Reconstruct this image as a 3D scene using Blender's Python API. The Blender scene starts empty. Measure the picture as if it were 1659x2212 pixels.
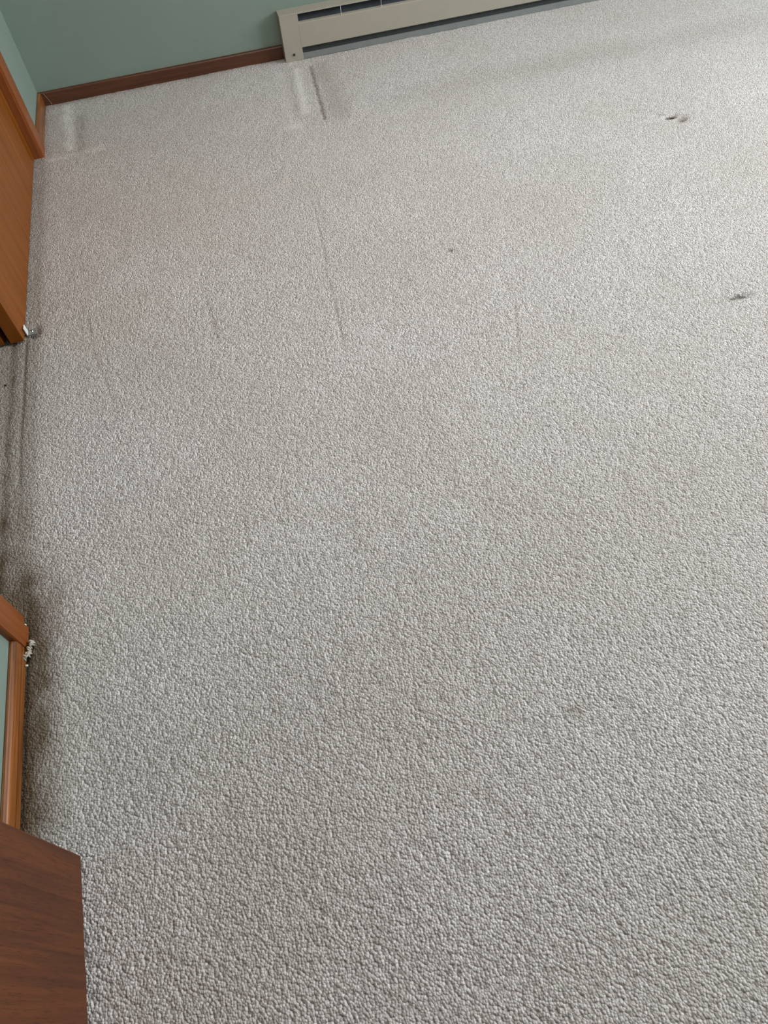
import bpy, bmesh, math, random
import numpy as np
from mathutils import Matrix, Vector

random.seed(7)
S = bpy.context.scene
COL = S.collection

# ---------------------------------------------------------------- camera
F_PX = 1490.23
PITCH, ROLL, YAW = 0.6339, -0.1256, -0.1738
cam_d = bpy.data.cameras.new('camera')
cam = bpy.data.objects.new('camera', cam_d)
COL.objects.link(cam)
cam_d.sensor_fit = 'VERTICAL'
cam_d.sensor_height = 36.0
cam_d.lens = F_PX / 2212 * 36.0
cam_d.clip_start = 0.02
cam.matrix_world = (Matrix.Translation((0.5733, -3.1231, 1.134))
                    @ Matrix.Rotation(YAW, 4, 'Z') @ Matrix.Rotation(PITCH, 4, 'X')
                    @ Matrix.Rotation(ROLL, 4, 'Z'))
S.camera = cam

# ---------------------------------------------------------------- exposure, world, window daylight
S.view_settings.view_transform = 'Standard'
S.view_settings.look = 'None'
S.view_settings.gamma = 1.0
S.view_settings.use_curve_mapping = False
S.view_settings.exposure = 0.10

world = bpy.data.worlds.new('world')
S.world = world
world.use_nodes = True
world.node_tree.nodes['Background'].inputs[0].default_value = (0.86, 0.93, 1.0, 1)
world.node_tree.nodes['Background'].inputs[1].default_value = 0.5


def area(name, loc, rot, sx, sy, power, colour):
    d = bpy.data.lights.new(name, 'AREA')
    d.shape = 'RECTANGLE'
    d.size, d.size_y, d.energy, d.color = sx, sy, power, colour
    o = bpy.data.objects.new(name, d)
    o.location, o.rotation_euler = loc, rot
    COL.objects.link(o)
    return o


ROOM_X, ROOM_Y, ROOM_H = 4.70, -3.60, 2.40       # right wall, near wall, ceiling
W1 = (-3.35, -1.00, 0.85, 2.20)                  # window in the right wall: y0 y1 z0 z1
W2 = (1.65, 3.15, 0.85, 2.10)                    # window in the far wall above the heater: x0 x1 z0 z1
area('side_window_daylight', (ROOM_X + 0.14, (W1[0] + W1[1]) / 2, (W1[2] + W1[3]) / 2),
     (0, math.radians(90), 0), W1[3] - W1[2], W1[1] - W1[0], 172, (0.91, 0.965, 1.0))
area('far_window_daylight', ((W2[0] + W2[1]) / 2, 0.152, (W2[2] + W2[3]) / 2),
     (math.radians(-90), 0, 0), W2[1] - W2[0], W2[3] - W2[2], 4, (0.91, 0.965, 1.0))

fill = area('overhead_fill_light', (1.00, -1.55, ROOM_H - 0.03), (0, 0, 0), 0.34, 0.34, 13.5, (1.0, 0.97, 0.93))  # added overhead fill to lift the carpet, no fixture behind it
fill.data.shape = 'DISK'


# ---------------------------------------------------------------- materials
def new_mat(name):
    m = bpy.data.materials.new(name)
    m.use_nodes = True
    return m, m.node_tree.nodes, m.node_tree.links, m.node_tree.nodes['Principled BSDF']


def srgb(r, g, b):
    f = lambda c: (c / 255 / 12.92) if c / 255 <= 0.04045 else ((c / 255 + 0.055) / 1.055) ** 2.4
    return (f(r), f(g), f(b), 1)


def plain(name, col, rough=0.5, metal=0.0, spec=0.5):
    m, n, l, p = new_mat(name)
    p.inputs['Base Color'].default_value = col
    p.inputs['Roughness'].default_value = rough
    p.inputs['Metallic'].default_value = metal
    p.inputs['Specular IOR Level'].default_value = spec
    return m


def noisy(name, col_a, col_b, scale, rough=0.6, bump=0.0, bscale=200, spec=0.4):
    m, n, l, p = new_mat(name)
    tc = n.new('ShaderNodeTexCoord')
    nz = n.new('ShaderNodeTexNoise')
    nz.inputs['Scale'].default_value = scale
    nz.inputs['Detail'].default_value = 4
    l.new(tc.outputs['Object'], nz.inputs['Vector'])
    mx = n.new('ShaderNodeMix'); mx.data_type = 'RGBA'
    mx.inputs[6].default_value, mx.inputs[7].default_value = col_a, col_b
    l.new(nz.outputs['Fac'], mx.inputs[0])
    l.new(mx.outputs[2], p.inputs['Base Color'])
    p.inputs['Roughness'].default_value = rough
    p.inputs['Specular IOR Level'].default_value = spec
    if bump:
        b2 = n.new('ShaderNodeTexNoise')
        b2.inputs['Scale'].default_value = bscale
        b2.inputs['Detail'].default_value = 3
        l.new(tc.outputs['Object'], b2.inputs['Vector'])
        b = n.new('ShaderNodeBump')
        b.inputs['Strength'].default_value = 0.5
        b.inputs['Distance'].default_value = bump
        l.new(b2.outputs['Fac'], b.inputs['Height'])
        l.new(b.outputs['Normal'], p.inputs['Normal'])
    return m


def wood(name, dark, light, axis, streak=110.0, rough=0.38, contrast=(0.35, 0.68), pores=0.25, broad=6.0, pore_len=0.02, spec=0.45):
    """Stained wood: fine streaks along `axis` (0 x, 1 y, 2 z) over broad figure."""
    m, n, l, p = new_mat(name)
    tc = n.new('ShaderNodeTexCoord')

    def layer(sc, ratio, detail):
        mp = n.new('ShaderNodeMapping')
        s = [sc, sc, sc]
        s[axis] = sc * ratio
        mp.inputs['Scale'].default_value = s
        l.new(tc.outputs['Object'], mp.inputs['Vector'])
        t = n.new('ShaderNodeTexNoise')
        t.inputs['Scale'].default_value = 1.0
        t.inputs['Detail'].default_value = detail
        t.inputs['Distortion'].default_value = 0.6
        l.new(mp.outputs['Vector'], t.inputs['Vector'])
        return t.outputs['Fac']

    def mix(a, b, f):
        x = n.new('ShaderNodeMix')
        x.inputs[0].default_value = f
        l.new(a, x.inputs[2]); l.new(b, x.inputs[3])
        return x.outputs[0]

    g = mix(layer(streak, 0.03, 3), layer(broad, 0.15, 2), 0.45)
    r = n.new('ShaderNodeValToRGB')
    r.color_ramp.elements[0].position, r.color_ramp.elements[1].position = contrast
    r.color_ramp.elements[0].color, r.color_ramp.elements[1].color = dark, light
    l.new(g, r.inputs['Fac'])
    po = n.new('ShaderNodeValToRGB')
    po.color_ramp.elements[0].position, po.color_ramp.elements[1].position = 0.30, 0.46
    po.color_ramp.elements[0].color = (1 - pores,) * 3 + (1,)
    po.color_ramp.elements[1].color = (1, 1, 1, 1)
    l.new(layer(streak * 5, pore_len, 2), po.inputs['Fac'])
    mu = n.new('ShaderNodeMix'); mu.data_type = 'RGBA'; mu.blend_type = 'MULTIPLY'
    mu.inputs[0].default_value = 1.0
    l.new(r.outputs['Color'], mu.inputs[6]); l.new(po.outputs['Color'], mu.inputs[7])
    l.new(mu.outputs[2], p.inputs['Base Color'])
    p.inputs['Roughness'].default_value = rough
    p.inputs['Specular IOR Level'].default_value = spec
    b = n.new('ShaderNodeBump')
    b.inputs['Strength'].default_value = 0.15
    b.inputs['Distance'].default_value = 0.0006
    l.new(g, b.inputs['Height'])
    l.new(b.outputs['Normal'], p.inputs['Normal'])
    return m


M_WALL = noisy('sage_paint', srgb(127, 143, 133), srgb(133, 149, 140), 6, 0.55, 0.0006, 260)
M_CEIL = noisy('ceiling_paint', srgb(236, 234, 230), srgb(230, 228, 224), 8, 0.8, 0.001, 150)
M_BASE_Y = wood('baseboard_wood_long', srgb(82, 44, 18), srgb(164, 100, 50), 1, 160, 0.34, (0.38, 0.64), 0.3)
M_BASE_X = wood('baseboard_wood_shaded', srgb(76, 44, 28), srgb(106, 64, 44), 0, 130, 0.42)  # same wood as the left boards, darkened to paint in shade
M_CASE = wood('casing_wood', srgb(118, 62, 26), srgb(152, 86, 42), 2, 120, 0.42, pores=0.12)
M_SLIDE = wood('closet_door_veneer', srgb(98, 50, 10), srgb(156, 88, 22), 2, 46, 0.42, (0.3, 0.72), 0.12, 4.0, 0.02, 0.25)
M_DOOR = wood('entry_door_veneer', srgb(62, 32, 16), srgb(118, 66, 36), 2, 120, 0.48, (0.25, 0.8), 0.42, 5.0, 0.07, 0.3)
M_HEAT = noisy('almond_enamel', srgb(168, 162, 149), srgb(162, 156, 143), 30, 0.45, 0.0002, 500)
M_STRIP = noisy('dull_zinc', srgb(132, 136, 134), srgb(120, 124, 124), 40, 0.5)
M_DARK = noisy('dark_damper', srgb(62, 67, 72), srgb(84, 90, 96), 25, 0.5)
M_FIN = plain('aluminium_fin', srgb(120, 126, 132), 0.4, 0.8)
M_STEEL = plain('bright_steel', srgb(190, 192, 190), 0.28, 0.9)
M_HOLE = plain('screw_recess', srgb(30, 26, 22), 0.7)
M_WHITE = noisy('white_nylon', srgb(236, 240, 238), srgb(228, 232, 230), 60, 0.4)
M_FUZZ = noisy('frayed_yarn', srgb(196, 190, 178), srgb(168, 160, 148), 500, 0.95, 0.0006, 1500)
M_LINT = noisy('white_lint', srgb(238, 238, 234), srgb(220, 220, 214), 600, 0.95)
M_CRUMB = noisy('black_crumb', srgb(24, 21, 19), srgb(44, 38, 34), 900, 0.8)
M_CLOSET = noisy('closet_paint', srgb(190, 186, 176), srgb(182, 178, 168), 5, 0.7)
M_SILL = noisy('white_trim_paint', srgb(226, 226, 220), srgb(218, 218, 212), 12, 0.5)


def glass():
    m, n, l, p = new_mat('window_glass')
    n.remove(p)
    t = n.new('ShaderNodeBsdfTransparent')
    g = n.new('ShaderNodeBsdfGlossy'); g.inputs['Roughness'].default_value = 0.02
    x = n.new('ShaderNodeMixShader'); x.inputs[0].default_value = 0.07
    l.new(t.outputs[0], x.inputs[1]); l.new(g.outputs[0], x.inputs[2])
    l.new(x.outputs[0], n['Material Output'].inputs['Surface'])
    return m


M_GLASS = glass()


def carpet_material():
    m, n, l, p = new_mat('beige_cut_pile_carpet')
    tc = n.new('ShaderNodeTexCoord')

    def attr(name):
        a = n.new('ShaderNodeAttribute'); a.attribute_name = name
        return a.outputs['Fac']

    def mixc(fac, a, b):
        x = n.new('ShaderNodeMix'); x.data_type = 'RGBA'
        if hasattr(fac, 'links'): l.new(fac, x.inputs[0])
        else: x.inputs[0].default_value = fac
        for s, v in ((6, a), (7, b)):
            if hasattr(v, 'links'): l.new(v, x.inputs[s])
            else: x.inputs[s].default_value = v
        return x.outputs[2]

    def noise(scale, detail, rough=0.55):
        t = n.new('ShaderNodeTexNoise')
        t.inputs['Scale'].default_value = scale
        t.inputs['Detail'].default_value = detail
        t.inputs['Roughness'].default_value = rough
        l.new(tc.outputs['Object'], t.inputs['Vector'])
        return t.outputs['Fac']

    def voro(feature):
        v = n.new('ShaderNodeTexVoronoi')
        v.voronoi_dimensions = '2D'
        v.feature = feature
        v.inputs['Scale'].default_value = 275
        v.inputs['Randomness'].default_value = 1.0
        l.new(tc.outputs['Object'], v.inputs['Vector'])
        return v
    tip = voro('F1')                                         # one cell per yarn tip, each its own tint
    sep = n.new('ShaderNodeSeparateColor')
    l.new(tip.outputs['Color'], sep.inputs[0])
    yarn = mixc(sep.outputs[0], CARPET_A, CARPET_B)
    r = n.new('ShaderNodeMapRange')
    r.inputs['From Min'].default_value, r.inputs['From Max'].default_value = 0.35, 0.7
    r.inputs['To Min'].default_value, r.inputs['To Max'].default_value = 0.0, 0.35
    l.new(noise(2.6, 4), r.inputs['Value'])
    worn = mixc(r.outputs[0], yarn, CARPET_WORN)             # broad uneven wear
    soiled_shaded = mixc(attr('soil_shade'), worn, CARPET_SOIL_SHADE)
    pale = mixc(attr('scuff'), soiled_shaded, CARPET_PALE)
    burn = mixc(attr('burn'), pale, CARPET_BURN)
    l.new(burn, p.inputs['Base Color'])
    p.inputs['Roughness'].default_value = 1.0
    p.inputs['Specular IOR Level'].default_value = 0.05
    b = n.new('ShaderNodeBump')
    b.inputs['Strength'].default_value = 0.6
    b.inputs['Distance'].default_value = 0.0012
    l.new(noise(750, 3, 0.65), b.inputs['Height'])
    inv = n.new('ShaderNodeMath'); inv.operation = 'POWER'; inv.inputs[1].default_value = 1.6
    l.new(tip.outputs['Distance'], inv.inputs[0])
    b2 = n.new('ShaderNodeBump')
    b2.invert = True
    b2.inputs['Strength'].default_value = 1.0
    b2.inputs['Distance'].default_value = 0.0024
    l.new(inv.outputs[0], b2.inputs['Height'])
    l.new(b.outputs['Normal'], b2.inputs['Normal'])
    l.new(b2.outputs['Normal'], p.inputs['Normal'])
    return m


CARPET_A, CARPET_B = srgb(236, 231, 230), srgb(188, 182, 180)
CARPET_WORN = srgb(197, 189, 179)
CARPET_SOIL_SHADE = srgb(112, 98, 80)
CARPET_PALE = srgb(231, 226, 222)
CARPET_BURN = srgb(62, 48, 34)
M_CARPET = carpet_material()


# ---------------------------------------------------------------- mesh helpers
def box(bm, lo, hi, bev=0.0, seg=2):
    v = [bm.verts.new((x, y, z)) for x in (lo[0], hi[0]) for y in (lo[1], hi[1]) for z in (lo[2], hi[2])]
    fs = [bm.faces.new([v[i] for i in q]) for q in
          ((0, 1, 3, 2), (4, 6, 7, 5), (0, 4, 5, 1), (2, 3, 7, 6), (0, 2, 6, 4), (1, 5, 7, 3))]
    if bev:
        es = list({e for f in fs for e in f.edges})
        bmesh.ops.bevel(bm, geom=es, offset=bev, segments=seg, profile=0.5, affect='EDGES')


def prism(bm, pts, axis, a, b):
    """Extrude the closed 2-D outline pts (in the other two axes, in order) from a to b along axis."""
    def P(p, t):
        q = list(p); q.insert(axis, t); return q
    va = [bm.verts.new(P(p, a)) for p in pts]
    vb = [bm.verts.new(P(p, b)) for p in pts]
    k = len(pts)
    bm.faces.new(va); bm.faces.new(vb[::-1])
    for i in range(k):
        bm.faces.new((va[i], vb[i], vb[(i + 1) % k], va[(i + 1) % k]))


def cyl(bm, c, axis, r, h, n=20, r2=None):
    mat = Matrix.Translation(c)
    if axis == 0: mat = mat @ Matrix.Rotation(math.pi / 2, 4, 'Y')
    if axis == 1: mat = mat @ Matrix.Rotation(math.pi / 2, 4, 'X')
    bmesh.ops.create_cone(bm, cap_ends=True, segments=n, radius1=r, radius2=r if r2 is None else r2, depth=h, matrix=mat)


def tube(bm, pts, rad, n=7):
    rings = []
    for i, p in enumerate(pts):
        p = Vector(p)
        a = Vector(pts[max(0, i - 1)]); b = Vector(pts[min(len(pts) - 1, i + 1)])
        d = (b - a).normalized()
        u = d.cross(Vector((0.31, 0.22, 0.93))).normalized()
        w = d.cross(u)
        r = rad[i] if isinstance(rad, (list, tuple)) else rad
        rings.append([bm.verts.new(p + (u * math.cos(t) + w * math.sin(t)) * r)
                      for t in (2 * math.pi * k / n for k in range(n))])
    for r0, r1 in zip(rings, rings[1:]):
        for k in range(n):
            bm.faces.new((r0[k], r0[(k + 1) % n], r1[(k + 1) % n], r1[k]))
    bm.faces.new(rings[0][::-1]); bm.faces.new(rings[-1])


def obj(name, bm, mat, parent=None, smooth=False, kind=None):
    bmesh.ops.recalc_face_normals(bm, faces=bm.faces[:])
    me = bpy.data.meshes.new(name)
    if parent is not None:
        bm.transform(Matrix.Translation(parent.location).inverted())
    bm.to_mesh(me); bm.free()
    if smooth:
        me.shade_smooth()
    o = bpy.data.objects.new(name, me)
    me.materials.append(mat)
    COL.objects.link(o)
    if parent is not None:
        o.parent = parent
    if kind:
        o['kind'] = kind
    return o


def part(name, fn, mat, parent=None, smooth=False, kind=None):
    bm = bmesh.new(); fn(bm)
    return obj(name, bm, mat, parent, smooth, kind)


def sub(name, fn, mat, par, smooth=False):
    """A piece of a mesh part whose origin is the world origin, or of a part under an Empty."""
    bm = bmesh.new(); fn(bm)
    off = par.matrix_world.translation if par.parent is None else par.parent.location
    bm.transform(Matrix.Translation(off).inverted())
    o = obj(name, bm, mat, None, smooth)
    o.parent = par
    return o


def struct(name, fn, mat, smooth=False):
    return part(name, fn, mat, None, smooth, 'structure')


def thing(name, label, cat, loc, group=None):
    o = bpy.data.objects.new(name, None)
    o.empty_display_size = 0.05
    COL.objects.link(o)
    o.location = loc
    o['label'], o['category'] = label, cat
    if group: o['group'] = group
    return o


def tag(o, label, cat, group=None):
    o['label'], o['category'] = label, cat
    if group: o['group'] = group
    return o


# ---------------------------------------------------------------- carpet (the floor)
def hash2(ix, iy, k):
    h = (ix.astype(np.int64) * 374761393 + iy.astype(np.int64) * 668265263 + k * 1274126177) & 0xFFFFFFFF
    h = ((h ^ (h >> 13)) * 1103515245) & 0xFFFFFFFF
    h = ((h ^ (h >> 16)) * 2246822519) & 0xFFFFFFFF
    return ((h ^ (h >> 15)) & 0xFFFFFF).astype(np.float32) / np.float32(0xFFFFFF)


def vnoise(x, y, k):
    ix, iy = np.floor(x), np.floor(y)
    fx, fy = x - ix, y - iy
    fx, fy = fx * fx * (3 - 2 * fx), fy * fy * (3 - 2 * fy)
    a = hash2(ix, iy, k) * (1 - fx) + hash2(ix + 1, iy, k) * fx
    b = hash2(ix, iy + 1, k) * (1 - fx) + hash2(ix + 1, iy + 1, k) * fx
    return a * (1 - fy) + b * fy


def tufts(x, y, cell, k):
    """Rounded yarn tips on a jittered lattice: 0 in the gaps to about 1 on the tips."""
    gx, gy = x / cell, y / cell
    ix, iy = np.floor(gx), np.floor(gy)
    best = np.zeros_like(x)
    for dx in (-1, 0, 1):
        for dy in (-1, 0, 1):
            cx, cy = ix + dx, iy + dy
            px = cx + 0.5 + (hash2(cx, cy, k) - 0.5) * 0.9
            py = cy + 0.5 + (hash2(cx, cy, k + 1) - 0.5) * 0.9
            d2 = (gx - px) ** 2 + (gy - py) ** 2
            top = 0.55 + 0.45 * hash2(cx, cy, k + 2)
            np.maximum(best, top * np.maximum(0, 1 - d2 / 0.62), out=best)
    return best


def seg_dist(x, y, a, b):
    ax, ay = a; bx, by = b
    dx, dy = bx - ax, by - ay
    t = np.clip(((x - ax) * dx + (y - ay) * dy) / (dx * dx + dy * dy), 0, 1)
    side = (x - ax) * dy - (y - ay) * dx
    return np.hypot(x - ax - t * dx, y - ay - t * dy), t, side


def blob(x, y, c, rx, ry, ang=0.0):
    ca, sa = math.cos(ang), math.sin(ang)
    u, v = (x - c[0]) * ca + (y - c[1]) * sa, -(x - c[0]) * sa + (y - c[1]) * ca
    return np.exp(-((u / rx) ** 2 + (v / ry) ** 2))


def spaced(a, b, step0, step1):
    out = [a]
    while out[-1] < b:
        t = (out[-1] - a) / (b - a)
        out.append(out[-1] + step0 + (step1 - step0) * t)
    out[-1] = b
    return np.array(out, dtype=np.float32)


PILE = 0.0022

def build_carpet():
    x1 = np.concatenate([np.linspace(-0.70, -0.13, 30, endpoint=False, dtype=np.float32),
                         spaced(-0.13, 1.10, 0.0015, 0.0017)[:-1], spaced(1.10, 3.30, 0.0019, 0.0046)[:-1], spaced(3.30, ROOM_X, 0.005, 0.02)])
    y1 = np.concatenate([np.linspace(-4.9, -3.62, 20, endpoint=False, dtype=np.float32),
                         spaced(-3.62, -3.30, 0.0042, 0.0042)[:-1], spaced(-3.30, -1.50, 0.0014, 0.0020)[:-1], spaced(-1.50, 0.012, 0.0020, 0.0038)])
    nx, ny = len(x1), len(y1)
    X, Y = np.meshgrid(x1, y1)
    X, Y = X.ravel(), Y.ravel()
    Z = np.empty_like(X); SO = np.empty_like(X); SC = np.empty_like(X); BU = np.empty_like(X)
    CH = 250000
    for s in range(0, len(X), CH):
        x, y = X[s:s + CH], Y[s:s + CH]
        wx = x + 0.0022 * (vnoise(x * 60 + y * 23, y * 60 - x * 23, 5) - 0.5) * 2
        wy = y + 0.0022 * (vnoise(x * 60 - y * 31, y * 60 + x * 31, 9) - 0.5) * 2
        t = tufts(wx * 0.86 - wy * 0.51, wx * 0.51 + wy * 0.86, 0.0046, 21)
        c = tufts(wx * 0.64 + wy * 0.77, -wx * 0.77 + wy * 0.64, 0.0120, 71)
        fine = np.clip((0.0031 - np.where(y < -1.5, 0.0017, 0.0020 + 0.0018 * (y + 1.5) / 1.5)) / 0.0010, 0, 1) \
            * np.clip((0.0036 - np.where(x < 1.1, 0.0016, 0.0019 + 0.0027 * (x - 1.1) / 2.2)) / 0.0012, 0, 1)
        z = PILE * fine * (t - 0.62) + 0.0014 * (c - 0.6)
        z += 0.0016 * (vnoise(x * 22, y * 22, 41) - 0.5) + 0.0022 * (vnoise(x * 5.5, y * 5.5, 43) - 0.5)
        n1 = vnoise(x * 30, y * 30, 51); n2 = vnoise(x * 120, y * 120, 53)
        soil_shade = np.zeros_like(x); scuff = np.zeros_like(x); burn = np.zeros_like(x)
        # raised seam and pressed hollow left by a bookcase leg in front of the heater
        d, tt, sd = seg_dist(x, y, (1.030, -0.115), (0.985, -0.575))
        z += np.where(sd > 0, 0.0, 0.0) - 0.0026 * np.exp(-(d / 0.008) ** 2)
        soil_shade += 0.60 * np.exp(-(d / 0.007) ** 2) * (0.35 + n2)
        d, tt, sd = seg_dist(x, y, (1.072, -0.12), (1.05, -0.56))
        soil_shade += 0.20 * np.exp(-(d / 0.04) ** 2)
        d, tt, sd = seg_dist(x, y, (0.965, -0.13), (0.925, -0.50))
        z += 0.0042 * np.exp(-(d / 0.022) ** 2)
        scuff += 0.75 * np.exp(-(d / 0.016) ** 2)
        d, tt, sd = seg_dist(x, y, (0.905, -0.14), (0.870, -0.50))
        scuff += 0.30 * np.exp(-(d / 0.02) ** 2)
        scuff += 0.8 * blob(x, y, (0.872, -0.585), 0.035, 0.022)
        # pressed strip by the left wall in the far corner
        d, tt, sd = seg_dist(x, y, (0.075, -0.05), (0.085, -0.40))
        z += 0.0030 * np.exp(-(d / 0.022) ** 2)
        scuff += 0.65 * np.exp(-(d / 0.022) ** 2) * (0.4 + n1)
        d, tt, sd = seg_dist(x, y, (0.125, -0.16), (0.12, -0.44))
        soil_shade += 0.30 * np.exp(-(d / 0.022) ** 2) * (0.4 + 0.6 * n2)
        z -= 0.0018 * np.exp(-(d / 0.022) ** 2)
        d, tt, sd = seg_dist(x, y, (0.02, -0.46), (0.20, -0.445))
        scuff += 0.45 * np.exp(-(d / 0.018) ** 2) * (0.3 + n2)
        # dirt along walls and heater, plus a painted shade band
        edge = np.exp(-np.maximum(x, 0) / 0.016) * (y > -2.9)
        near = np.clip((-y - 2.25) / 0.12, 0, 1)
        soil_shade += edge * (0.35 + 0.35 * near)
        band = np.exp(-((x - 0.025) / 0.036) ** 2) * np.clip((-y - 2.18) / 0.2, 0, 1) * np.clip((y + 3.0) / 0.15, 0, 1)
        soil_shade += 0.70 * band * (0.55 + 0.7 * n1)
        z -= 0.006 * np.exp(-np.maximum(x, 0) / 0.007) * near
        scuff += 0.30 * np.exp(-((x - 0.085) / 0.018) ** 2) * np.clip((-y - 2.40) / 0.1, 0, 1) * n1
        soil_shade += 0.42 * np.exp(y / 0.018) * (0.5 + n1)
        soil_shade += 0.15 * np.exp(-((y + 0.52) / 0.09) ** 2) * np.clip((x - 0.9) / 0.8, 0, 1)  # shade below the far window, painted into the pile colour
        # worn closet threshold: two dirty lines where the doors slide
        th = np.clip((-y - 1.40) / 0.04, 0, 1) * np.clip((y + 2.36) / 0.1, 0, 1)
        wob = 0.004 * (vnoise(y * 6, y * 0 + 3, 61) - 0.5)
        l1 = np.exp(-((x + 0.029 + wob) / 0.0045) ** 2) * np.clip((y + 2.1) / 0.3, 0, 1)
        l2 = np.exp(-((x + 0.064 + wob) / 0.011) ** 2) * (0.45 + 0.7 * n1)
        soil_shade += th * (0.26 * l1 + 0.26 * l2)
        z -= th * 0.0020 * l1 + th * 0.003 * l2
        soil_shade += th * 0.10 * np.clip(-x / 0.02, 0, 1)
        soil_shade += 0.36 * blob(x, y, (-0.06, -2.22), 0.06, 0.17) * (0.4 + n1)
        soil_shade += 0.45 * blob(x, y, (0.02, -2.30), 0.05, 0.09) * (0.4 + n1)
        # drag lines
        for a, b, w, k in (((0.83, -1.10), (0.795, -1.45), 0.004, 0.30), ((0.79, -1.48), (0.759, -1.80), 0.005, 0.36),
                           ((0.452, -1.43), (0.459, -1.66), 0.006, 0.34), ((1.22, -1.76), (1.148, -1.97), 0.005, 0.36),
                           ((0.130, -1.40), (0.150, -1.62), 0.005, 0.26), ((0.150, -1.60), (0.193, -1.80), 0.005, 0.32),
                           ((0.268, -1.34), (0.277, -1.46), 0.004, 0.25)):
            d, tt, sd = seg_dist(x, y, a, b)
            e = np.exp(-(d / w) ** 2) * np.clip(tt * (1 - tt) * 9, 0, 1) * (0.5 + n2)
            soil_shade += 0.42 * k * e
            z -= 0.0009 * e
        # traffic wear: browner pile along the closet side and the far left of the room
        big = vnoise(x * 2.3 + 7.1, y * 2.3, 81) * 0.6 + vnoise(x * 6.1, y * 6.1 + 3.3, 83) * 0.4
        soil_shade += 0.16 * np.exp(-np.maximum(x - 0.10, 0) / 0.55) * np.clip((y + 2.0) / 0.6, 0, 1) * (0.45 + 0.9 * big)
        soil_shade += 0.10 * np.clip((-y - 2.2) / 0.5, 0, 1) * np.clip(big * 2 - 0.55, 0, 1)
        # burn hole and dents
        h = blob(x, y, (2.050, -1.060), 0.017, 0.009)
        z -= 0.018 * h; burn += 1.2 * np.clip(h * 2.2 - 0.35, 0, 1)
        h = blob(x, y, (2.074, -1.088), 0.020, 0.014, 0.6)
        z -= 0.008 * h; soil_shade += 0.7 * h
        z -= 0.004 * blob(x, y, (2.02, -1.03), 0.02, 0.012); soil_shade += 0.25 * blob(x, y, (2.025, -1.022), 0.014, 0.010) * (n2 + .3)
        h = blob(x, y, (1.740, -1.950), 0.036, 0.012, -0.1)
        z -= 0.004 * h; burn += 0.7 * np.clip(h * 1.6 - 0.3, 0, 1) * np.clip(n2 * 2.2 - 0.5, 0, 1)
        h = blob(x, y, (1.69, -1.945), 0.05, 0.012)
        z -= 0.003 * h; soil_shade += 0.25 * h * n2
        h = blob(x, y, (1.139, -1.492), 0.013, 0.009)
        z -= 0.003 * h; soil_shade += 0.5 * h
        soil_shade += 0.5 * blob(x, y, (0.913, -2.797), 0.005, 0.009) + 0.4 * blob(x, y, (0.900, -2.792), 0.010, 0.004)
        # pile pressed under the door-guide foot
        h = blob(x, y, (-0.012, -1.425), 0.016, 0.022)
        z -= 0.010 * np.clip(h * 1.6, 0, 1)
        flat = (x < -0.14) | (y < -3.63)
        z = np.where(flat, -0.001, z)
        Z[s:s + CH] = z; SO[s:s + CH] = np.clip(soil_shade, 0, 0.95); SC[s:s + CH] = np.clip(scuff, 0, 0.9); BU[s:s + CH] = np.clip(burn, 0, 1)
    me = bpy.data.meshes.new('floor')
    me.vertices.add(nx * ny)
    me.vertices.foreach_set('co', np.stack([X, Y, Z], 1).astype(np.float32).ravel())
    i = (np.arange(ny - 1)[:, None] * nx + np.arange(nx - 1)[None, :]).ravel().astype(np.int32)
    q = np.stack([i, i + 1, i + nx + 1, i + nx], 1)
    me.loops.add(q.size)
    me.loops.foreach_set('vertex_index', q.ravel())
    me.polygons.add(len(q))
    me.polygons.foreach_set('loop_start', np.arange(0, q.size, 4, dtype=np.int32))
    me.update(calc_edges=True)
    for nm, arr in (('soil_shade', SO), ('scuff', SC), ('burn', BU)):
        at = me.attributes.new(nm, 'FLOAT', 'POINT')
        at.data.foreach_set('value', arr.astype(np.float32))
    me.shade_smooth()
    me.materials.append(M_CARPET)
    o = bpy.data.objects.new('floor', me)
    o['kind'] = 'structure'
    COL.objects.link(o)
    print('carpet verts', nx, ny, nx * ny)


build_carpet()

# ---------------------------------------------------------------- walls and ceiling
T = 0.012                       # baseboard thickness: walls stand that far behind the baseboard face
WX = -T                         # left wall surface
WY = T                          # far wall surface
OPEN_FAR, OPEN_NEAR, OPEN_TOP = -0.430, -2.318, 2.06      # closet opening
Z0 = -0.01


def wall_left(bm):
    box(bm, (WX - 0.11, OPEN_FAR + 0.02, Z0), (WX, WY + 0.1, ROOM_H))
    box(bm, (WX - 0.11, ROOM_Y - 0.1, Z0), (WX, OPEN_NEAR - 0.02, ROOM_H))
    box(bm, (WX - 0.11, OPEN_NEAR - 0.02, OPEN_TOP + 0.02), (WX, OPEN_FAR + 0.02, ROOM_H))


struct('wall_left', wall_left, M_WALL)


def wall_far(bm):
    a, b = WY, WY + 0.1
    box(bm, (WX, a, Z0), (W2[0], b, ROOM_H))
    box(bm, (W2[1], a, Z0), (ROOM_X + 0.1, b, ROOM_H))
    box(bm, (W2[0], a, Z0), (W2[1], b, W2[2]))
    box(bm, (W2[0], a, W2[3]), (W2[1], b, ROOM_H))


struct('wall_far', wall_far, M_WALL)


def wall_right(bm):
    a, b = ROOM_X, ROOM_X + 0.11
    box(bm, (a, ROOM_Y - 0.1, Z0), (b, W1[0], ROOM_H))
    box(bm, (a, W1[1], Z0), (b, WY, ROOM_H))
    box(bm, (a, W1[0], Z0), (b, W1[1], W1[2]))
    box(bm, (a, W1[0], W1[3]), (b, W1[1], ROOM_H))


struct('wall_right', wall_right, M_WALL)
DX0, DX1, DTOP = 0.125, 0.915, 2.06          # entry doorway in the near wall


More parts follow.
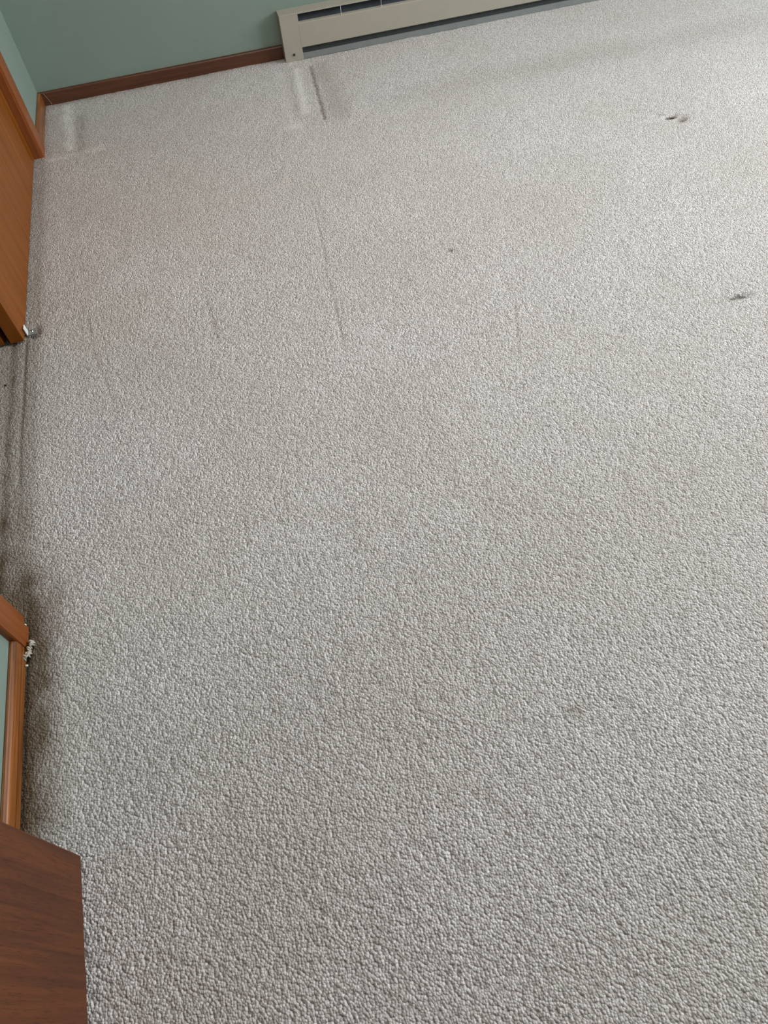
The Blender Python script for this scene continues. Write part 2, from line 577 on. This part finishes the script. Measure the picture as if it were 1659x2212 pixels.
def wall_near(bm):
    a, b = ROOM_Y - 0.1, ROOM_Y
    box(bm, (WX, a, Z0), (DX0, b, ROOM_H))
    box(bm, (DX1, a, Z0), (ROOM_X, b, ROOM_H))
    box(bm, (DX0, a, DTOP), (DX1, b, ROOM_H))


struct('wall_near', wall_near, M_WALL)


def wall_hall(bm):
    box(bm, (-0.70, -5.0, Z0), (ROOM_X + 0.1, -4.9, ROOM_H))
    box(bm, (-0.80, -5.0, Z0), (-0.70, ROOM_Y, ROOM_H))
    box(bm, (ROOM_X, -4.9, Z0), (ROOM_X + 0.1, ROOM_Y - 0.1, ROOM_H))
    box(bm, (-0.70, ROOM_Y - 0.1, Z0), (WX, ROOM_Y - 0.0, ROOM_H))


struct('wall_hall', wall_hall, M_CLOSET)
struct('ceiling', lambda bm: box(bm, (-0.80, -5.0, ROOM_H), (ROOM_X + 0.12, WY + 0.1, ROOM_H + 0.1)), M_CEIL)


def wall_closet(bm):
    box(bm, (-0.80, -2.8, Z0), (-0.70, 0.1, ROOM_H))
    box(bm, (-0.70, -0.02, Z0), (WX - 0.11, 0.1, ROOM_H))
    box(bm, (-0.70, -2.8, Z0), (WX - 0.11, -2.70, ROOM_H))


struct('wall_closet', wall_closet, M_CLOSET)


# ---------------------------------------------------------------- baseboards
def base_profile(h, t, r=0.008):
    pts = [(0, 0), (t, 0), (t, h - r)]
    pts += [(t - r + r * math.cos(a), h - r + r * math.sin(a)) for a in (math.radians(d) for d in (15, 30, 45, 60, 75, 90))]
    pts += [(0, h)]
    return pts


def base_far(bm, x0, x1, h=0.046):
    prism(bm, [(WY - p[0], p[1]) for p in base_profile(h, T)], 0, x0, x1)


def base_left(bm, y0, y1, h, r=0.008):
    prism(bm, [(WX + max(p[0], 0.0014), p[1]) for p in base_profile(h, T, r)], 1, y0, y1)


HX0, HX1 = 0.950, 2.960          # heater
struct('baseboard_far', lambda bm: base_far(bm, WX, HX0), M_BASE_X)
struct('baseboard_far.001', lambda bm: base_far(bm, HX1, ROOM_X), M_BASE_X)
struct('baseboard_left', lambda bm: base_left(bm, -0.350, 0.0, 0.047), M_BASE_Y)
struct('baseboard_left.001', lambda bm: base_left(bm, ROOM_Y, -2.391, 0.0405, 0.0095), M_BASE_Y)
struct('baseboard_right', lambda bm: box(bm, (ROOM_X - T, ROOM_Y, 0), (ROOM_X, 0, 0.055)), M_BASE_Y)
struct('baseboard_near', lambda bm: box(bm, (DX1 + 0.06, ROOM_Y, 0), (ROOM_X - T, ROOM_Y + T, 0.055)), M_BASE_X)


# ---------------------------------------------------------------- closet casing, jambs and sliding doors
def casing(bm, y0, y1, z1):
    x1, r = 0.003, 0.005
    a, b = WX, x1
    pts = [(a, y0), (b - r, y0), (b - r * .3, y0 + r * .3), (b, y0 + r), (b, y1 - r), (b - r * .3, y1 - r * .3), (b - r, y1), (a, y1)]
    prism(bm, pts, 2, 0.0, z1)


t1 = struct('trim_1', lambda bm: casing(bm, -0.4285, -0.350, OPEN_TOP + 0.055), M_CASE)
sub('jamb', lambda bm: box(bm, (WX - 0.11, OPEN_FAR, 0.0), (WX + 0.006, OPEN_FAR + 0.020, OPEN_TOP), 0.001), M_CASE, t1)
t2 = struct('trim_2', lambda bm: casing(bm, -2.390, -2.342, OPEN_TOP + 0.055), M_CASE)
sub('jamb', lambda bm: box(bm, (WX - 0.11, OPEN_NEAR - 0.020, 0.0), (WX + 0.006, OPEN_NEAR, OPEN_TOP), 0.001), M_CASE, t2)
t3 = struct('trim_3', lambda bm: box(bm, (WX, -2.342, OPEN_TOP + 0.006), (0.003, -0.412, OPEN_TOP + 0.055), 0.002), M_CASE)
sub('track', lambda bm: box(bm, (WX - 0.108, OPEN_NEAR, OPEN_TOP - 0.03), (WX - 0.005, OPEN_FAR, OPEN_TOP + 0.02)), M_CASE, t3)

struct('door_2', lambda bm: box(bm, (-0.066, -1.462, 0.006), (-0.031, -0.434, 2.03), 0.0012), M_SLIDE)
struct('door_3', lambda bm: box(bm, (-0.117, -1.460, 0.006), (-0.082, -0.434, 2.03), 0.0012), M_SLIDE)


# ---------------------------------------------------------------- entry door standing open by the left wall
def entry_door(bm):
    box(bm, (-0.035, 0.0, 0.0), (0.0, 0.775, 2.02), 0.0015)


ang = math.atan2(0.1005 - 0.1240, -2.786 + 3.560)
bm = bmesh.new(); entry_door(bm)
bm.transform(Matrix.Translation((0.1240, -3.560, 0.013)) @ Matrix.Rotation(-ang, 4, 'Z'))
d1 = obj('door_1', bm, M_DOOR, None, False, 'structure')


def door_knob(bm):
    for s in (1, -1):
        x = 0.105 if s > 0 else 0.066
        cyl(bm, (x + s * 0.004, -2.85, 0.96), 0, 0.031, 0.008, 28)
        cyl(bm, (x + s * 0.022, -2.85, 0.96), 0, 0.011, 0.035, 20)
        bmesh.ops.create_uvsphere(bm, u_segments=24, v_segments=14, radius=0.026 if s > 0 else 0.020,
                                  matrix=Matrix.Translation((x + s * 0.048, -2.85, 0.96)) @ Matrix.Diagonal((0.75, 1, 1, 1)))


sub('door_knob', door_knob, plain('brass', srgb(190, 150, 80), 0.25, 1.0), d1, True)


def door_lining(bm):
    box(bm, (DX0 - 0.02, ROOM_Y - 0.11, 0), (DX0, ROOM_Y + 0.004, DTOP), 0.001)
    box(bm, (DX1, ROOM_Y - 0.11, 0), (DX1 + 0.02, ROOM_Y + 0.004, DTOP), 0.001)
    box(bm, (DX0 - 0.02, ROOM_Y - 0.11, DTOP - 0.02), (DX1 + 0.02, ROOM_Y + 0.004, DTOP), 0.001)
    box(bm, (DX1 + 0.008, ROOM_Y, 0), (DX1 + 0.06, ROOM_Y + 0.014, DTOP + 0.05), 0.003)
    box(bm, (DX0 - 0.06, ROOM_Y, DTOP - 0.006), (DX1 + 0.008, ROOM_Y + 0.014, DTOP + 0.05), 0.003)


struct('trim_4', door_lining, M_CASE)


# ---------------------------------------------------------------- windows in the right wall and the far wall
def make_window(name, u0, u1, z0, z1, surf, sign, axis):
    """axis: the wall's normal axis; surf: its room-side surface; sign: direction out of the room."""
    def bx(bm, ua, ub, za, zb, da, db, bev=0.0):
        d = sorted((surf + sign * da, surf + sign * db))
        if axis == 0: box(bm, (d[0], ua, za), (d[1], ub, zb), bev)
        else: box(bm, (ua, d[0], za), (ub, d[1], zb), bev)
    w = 0.055

    def frame(bm):
        for r in ((u0 - w, u0 + 0.004, z0 - w, z1 + w), (u1 - 0.004, u1 + w, z0 - w, z1 + w),
                  (u0, u1, z1 - 0.004, z1 + w), (u0, u1, z0 - w, z0 + 0.004)):
            bx(bm, *r, -0.016, -0.0004, 0.003)
        um = (u0 + u1) / 2
        for r in ((u0, u0 + 0.035, z0, z1), (u1 - 0.035, u1, z0, z1), (u0, u1, z1 - 0.035, z1),
                  (u0, u1, z0, z0 + 0.035), (um - 0.025, um + 0.025, z0, z1)):
            bx(bm, *r, 0.03, 0.09, 0.002)
    o = struct(name, frame, M_CASE)
    sub('pane', lambda bm: bx(bm, u0, u1, z0, z1, 0.058, 0.062), M_GLASS, o)
    sub('sill', lambda bm: bx(bm, u0 - 0.07, u1 + 0.07, z0 - 0.012, z0 + 0.006, -0.05, 0.03, 0.003), M_CASE, o)


make_window('window_1', *W1, ROOM_X, 1, 0)
make_window('window_2', *W2, WY, 1, 1)


# ---------------------------------------------------------------- electric baseboard heater
HF, HB, HT = -0.044, WY, 0.158                 # front face, back, top
CAP = 0.072
ht = thing('baseboard_heater', 'long almond metal electric baseboard heater fixed low on the green far wall', 'heater', (HX0, WY, 0.0))


def end_cap(bm, x0, x1):
    pts = [(HB, 0.0), (HF, 0.0), (HF, HT - 0.003), (HF + 0.0009, HT - 0.0009), (HF + 0.003, HT), (HB, HT + 0.002)]
    prism(bm, pts, 0, x0, x1)


for a in (HX0, HX1 - CAP):
    cp = part('end_cap', lambda bm: end_cap(bm, a, a + CAP), M_HEAT, ht)
    sx = a + 0.037 if a == HX0 else a + CAP - 0.037
    s = sub('screw', lambda bm: (cyl(bm, (sx + 0.0015, HF - 0.0010, 0.0245), 1, 0.0042, 0.003, 20)), M_STEEL, cp, False)
    sub('screw_hole', lambda bm: (cyl(bm, (sx - 0.0012, HF - 0.0016, 0.0222), 1, 0.0040, 0.0030, 16)), M_HOLE, cp, False)
xa, xb = HX0 + CAP, HX1 - CAP


def top_cover(bm):
    prism(bm, [(HB, HT - 0.0010), (HF + 0.003, HT - 0.0025), (HF + 0.002, HT - 0.004), (HF - 0.0006, HT - 0.0035),
               (HF - 0.0006, HT - 0.0005), (HF + 0.002, HT + 0.0008), (HB, HT + 0.0028)], 0, HX0 + 0.0005, HX1 - 0.0005)


part('top_cover', top_cover, M_HEAT, ht)
part('back_plate', lambda bm: prism(bm, [(HB, 0.0), (HB - 0.002, 0.0), (HB - 0.002, HT - 0.003), (HB, HT - 0.003)], 0, xa, xb), M_STRIP, ht)


def front_panel(bm):
    o = [(HF - 0.0004, 0.043), (HF - 0.0004, 0.122), (HF + 0.0006, 0.1242), (HF + 0.012, 0.127),
         (HF + 0.012, 0.1255), (HF + 0.0016, 0.1220), (HF + 0.0012, 0.044), (HF + 0.010, 0.0415), (HF + 0.010, 0.040), (HF + 0.0006, 0.0412)]
    prism(bm, o, 0, xa - 0.001, xb + 0.001)


part('front_panel', front_panel, M_HEAT, ht)


def bottom_strip(bm):
    o = [(HB - 0.002, 0.004), (HB - 0.002, 0.006), (HF + 0.012, 0.0195), (HF + 0.003, 0.0205), (HF + 0.0005, 0.0195), (HF + 0.0005, 0.001),
         (HF + 0.0020, 0.001), (HF + 0.0020, 0.018), (HF + 0.011, 0.0175)]
    prism(bm, o, 0, xa, xb)


part('bottom_strip', bottom_strip, M_STRIP, ht)
part('damper', lambda bm: prism(bm, [(HF + 0.013, 0.121), (HF + 0.0145, 0.120), (HB - 0.003, 0.150), (HB - 0.003, 0.152)], 0, xa + 0.001, xb - 0.001), M_DARK, ht)


def element(bm):
    cyl(bm, ((xa + xb) / 2, -0.014, 0.072), 0, 0.006, xb - xa - 0.004, 14)
    x = xa + 0.05
    while x < xb - 0.05:
        box(bm, (x, -0.034, 0.048), (x + 0.0006, 0.004, 0.098))
        x += 0.008


part('heating_element', element, M_FIN, ht)
x = 1.192
while x < xb - 0.02:
    part('bracket', lambda bm: prism(bm, [(HF + 0.0005, 0.122), (HF + 0.0005, HT - 0.003), (HF + 0.003, HT - 0.003), (HF + 0.003, 0.122)], 0, x, x + 0.0014), M_SILL, ht)
    x += 0.162

# ---------------------------------------------------------------- sliding-door floor guide
g = thing('door_guide', 'small white floor guide screwed to the carpet at the sliding closet door edge', 'door guide', (-0.016, -1.425, 0.0))
part('upright_plate', lambda bm: box(bm, (-0.0275, -1.4365, 0.0005), (-0.0245, -1.4175, 0.0235), 0.0010), M_WHITE, g)
part('foot', lambda bm: box(bm, (-0.0250, -1.4365, 0.0000), (-0.0030, -1.4135, 0.0022), 0.0007), M_STRIP, g)
sc = part('screw', lambda bm: cyl(bm, (-0.0155, -1.4220, 0.0031), 2, 0.0052, 0.0026, 24, 0.0036), M_STEEL, g)
sub('screw_recess', lambda bm: cyl(bm, (-0.0155, -1.4220, 0.0044), 2, 0.0017, 0.0006, 12), M_HOLE, sc)


# ---------------------------------------------------------------- small debris
def fray(bm):
    rnd = random.Random(3)
    for k in range(15):
        t = k / 14
        bx, by = 0.0120 - 0.010 * t + rnd.uniform(-.003, .003), -2.380 - 0.032 * t + rnd.uniform(-.003, .003)
        a = rnd.uniform(0, 6.28); L = rnd.uniform(0.006, 0.011); hgt = rnd.uniform(0.004, 0.009)
        pts = []
        for i in range(9):
            u = i / 8
            pts.append((bx + math.cos(a + u * 1.6) * L * (u - .5), by + math.sin(a + u * 1.6) * L * (u - .5),
                        0.0015 + hgt * math.sin(math.pi * u) + rnd.uniform(-.0006, .0006)))
        tube(bm, pts, [0.0012 + 0.0010 * math.sin(math.pi * min(1, i / 8 + .05)) for i in range(9)], 7)


tag(part('carpet_fray', fray, M_FUZZ, None, True), 'pale tangle of frayed carpet tufts at the foot of the near closet casing', 'carpet fray')


def lint(bm, c, r, seed):
    rnd = random.Random(seed)
    bmesh.ops.create_icosphere(bm, subdivisions=2, radius=r, matrix=Matrix.Translation(c))
    for v in bm.verts:
        d = v.co - Vector(c)
        v.co = Vector(c) + Vector((d.x, d.y * 0.8, d.z * 0.7)) * rnd.uniform(0.7, 1.25)


tag(part('lint_speck', lambda bm: lint(bm, (0.0030, -2.427, 0.0035), 0.0030, 1), M_LINT, None, True),
    'tiny white lint speck against the baseboard just below the frayed tufts', 'lint')
tag(part('lint_speck.001', lambda bm: lint(bm, (-0.0030, -2.3385, 0.0035), 0.0028, 2), M_LINT, None, True),
    'tiny white lint speck at the corner of the near closet casing', 'lint')
tag(part('crumb', lambda bm: lint(bm, (-0.0745, -1.621, 0.0030), 0.0032, 5), M_CRUMB, None, True),
    'tiny black crumb lying on the carpet of the closet threshold', 'crumb')


def strand(bm):
    pts = [(0.0105, -0.0020, 0.0440), (0.0150, -0.0022, 0.0330), (0.0195, -0.0024, 0.0215), (0.0240, -0.0028, 0.0100), (0.0255, -0.0040, 0.0050)]
    tube(bm, pts, 0.00045, 6)
    bmesh.ops.create_icosphere(bm, subdivisions=2, radius=0.0017, matrix=Matrix.Translation((0.0252, -0.0040, 0.0060)))


tag(part('cobweb_strand', strand, M_FUZZ, None, True), 'thin white cobweb strand across the dark baseboard in the far left corner', 'cobweb')
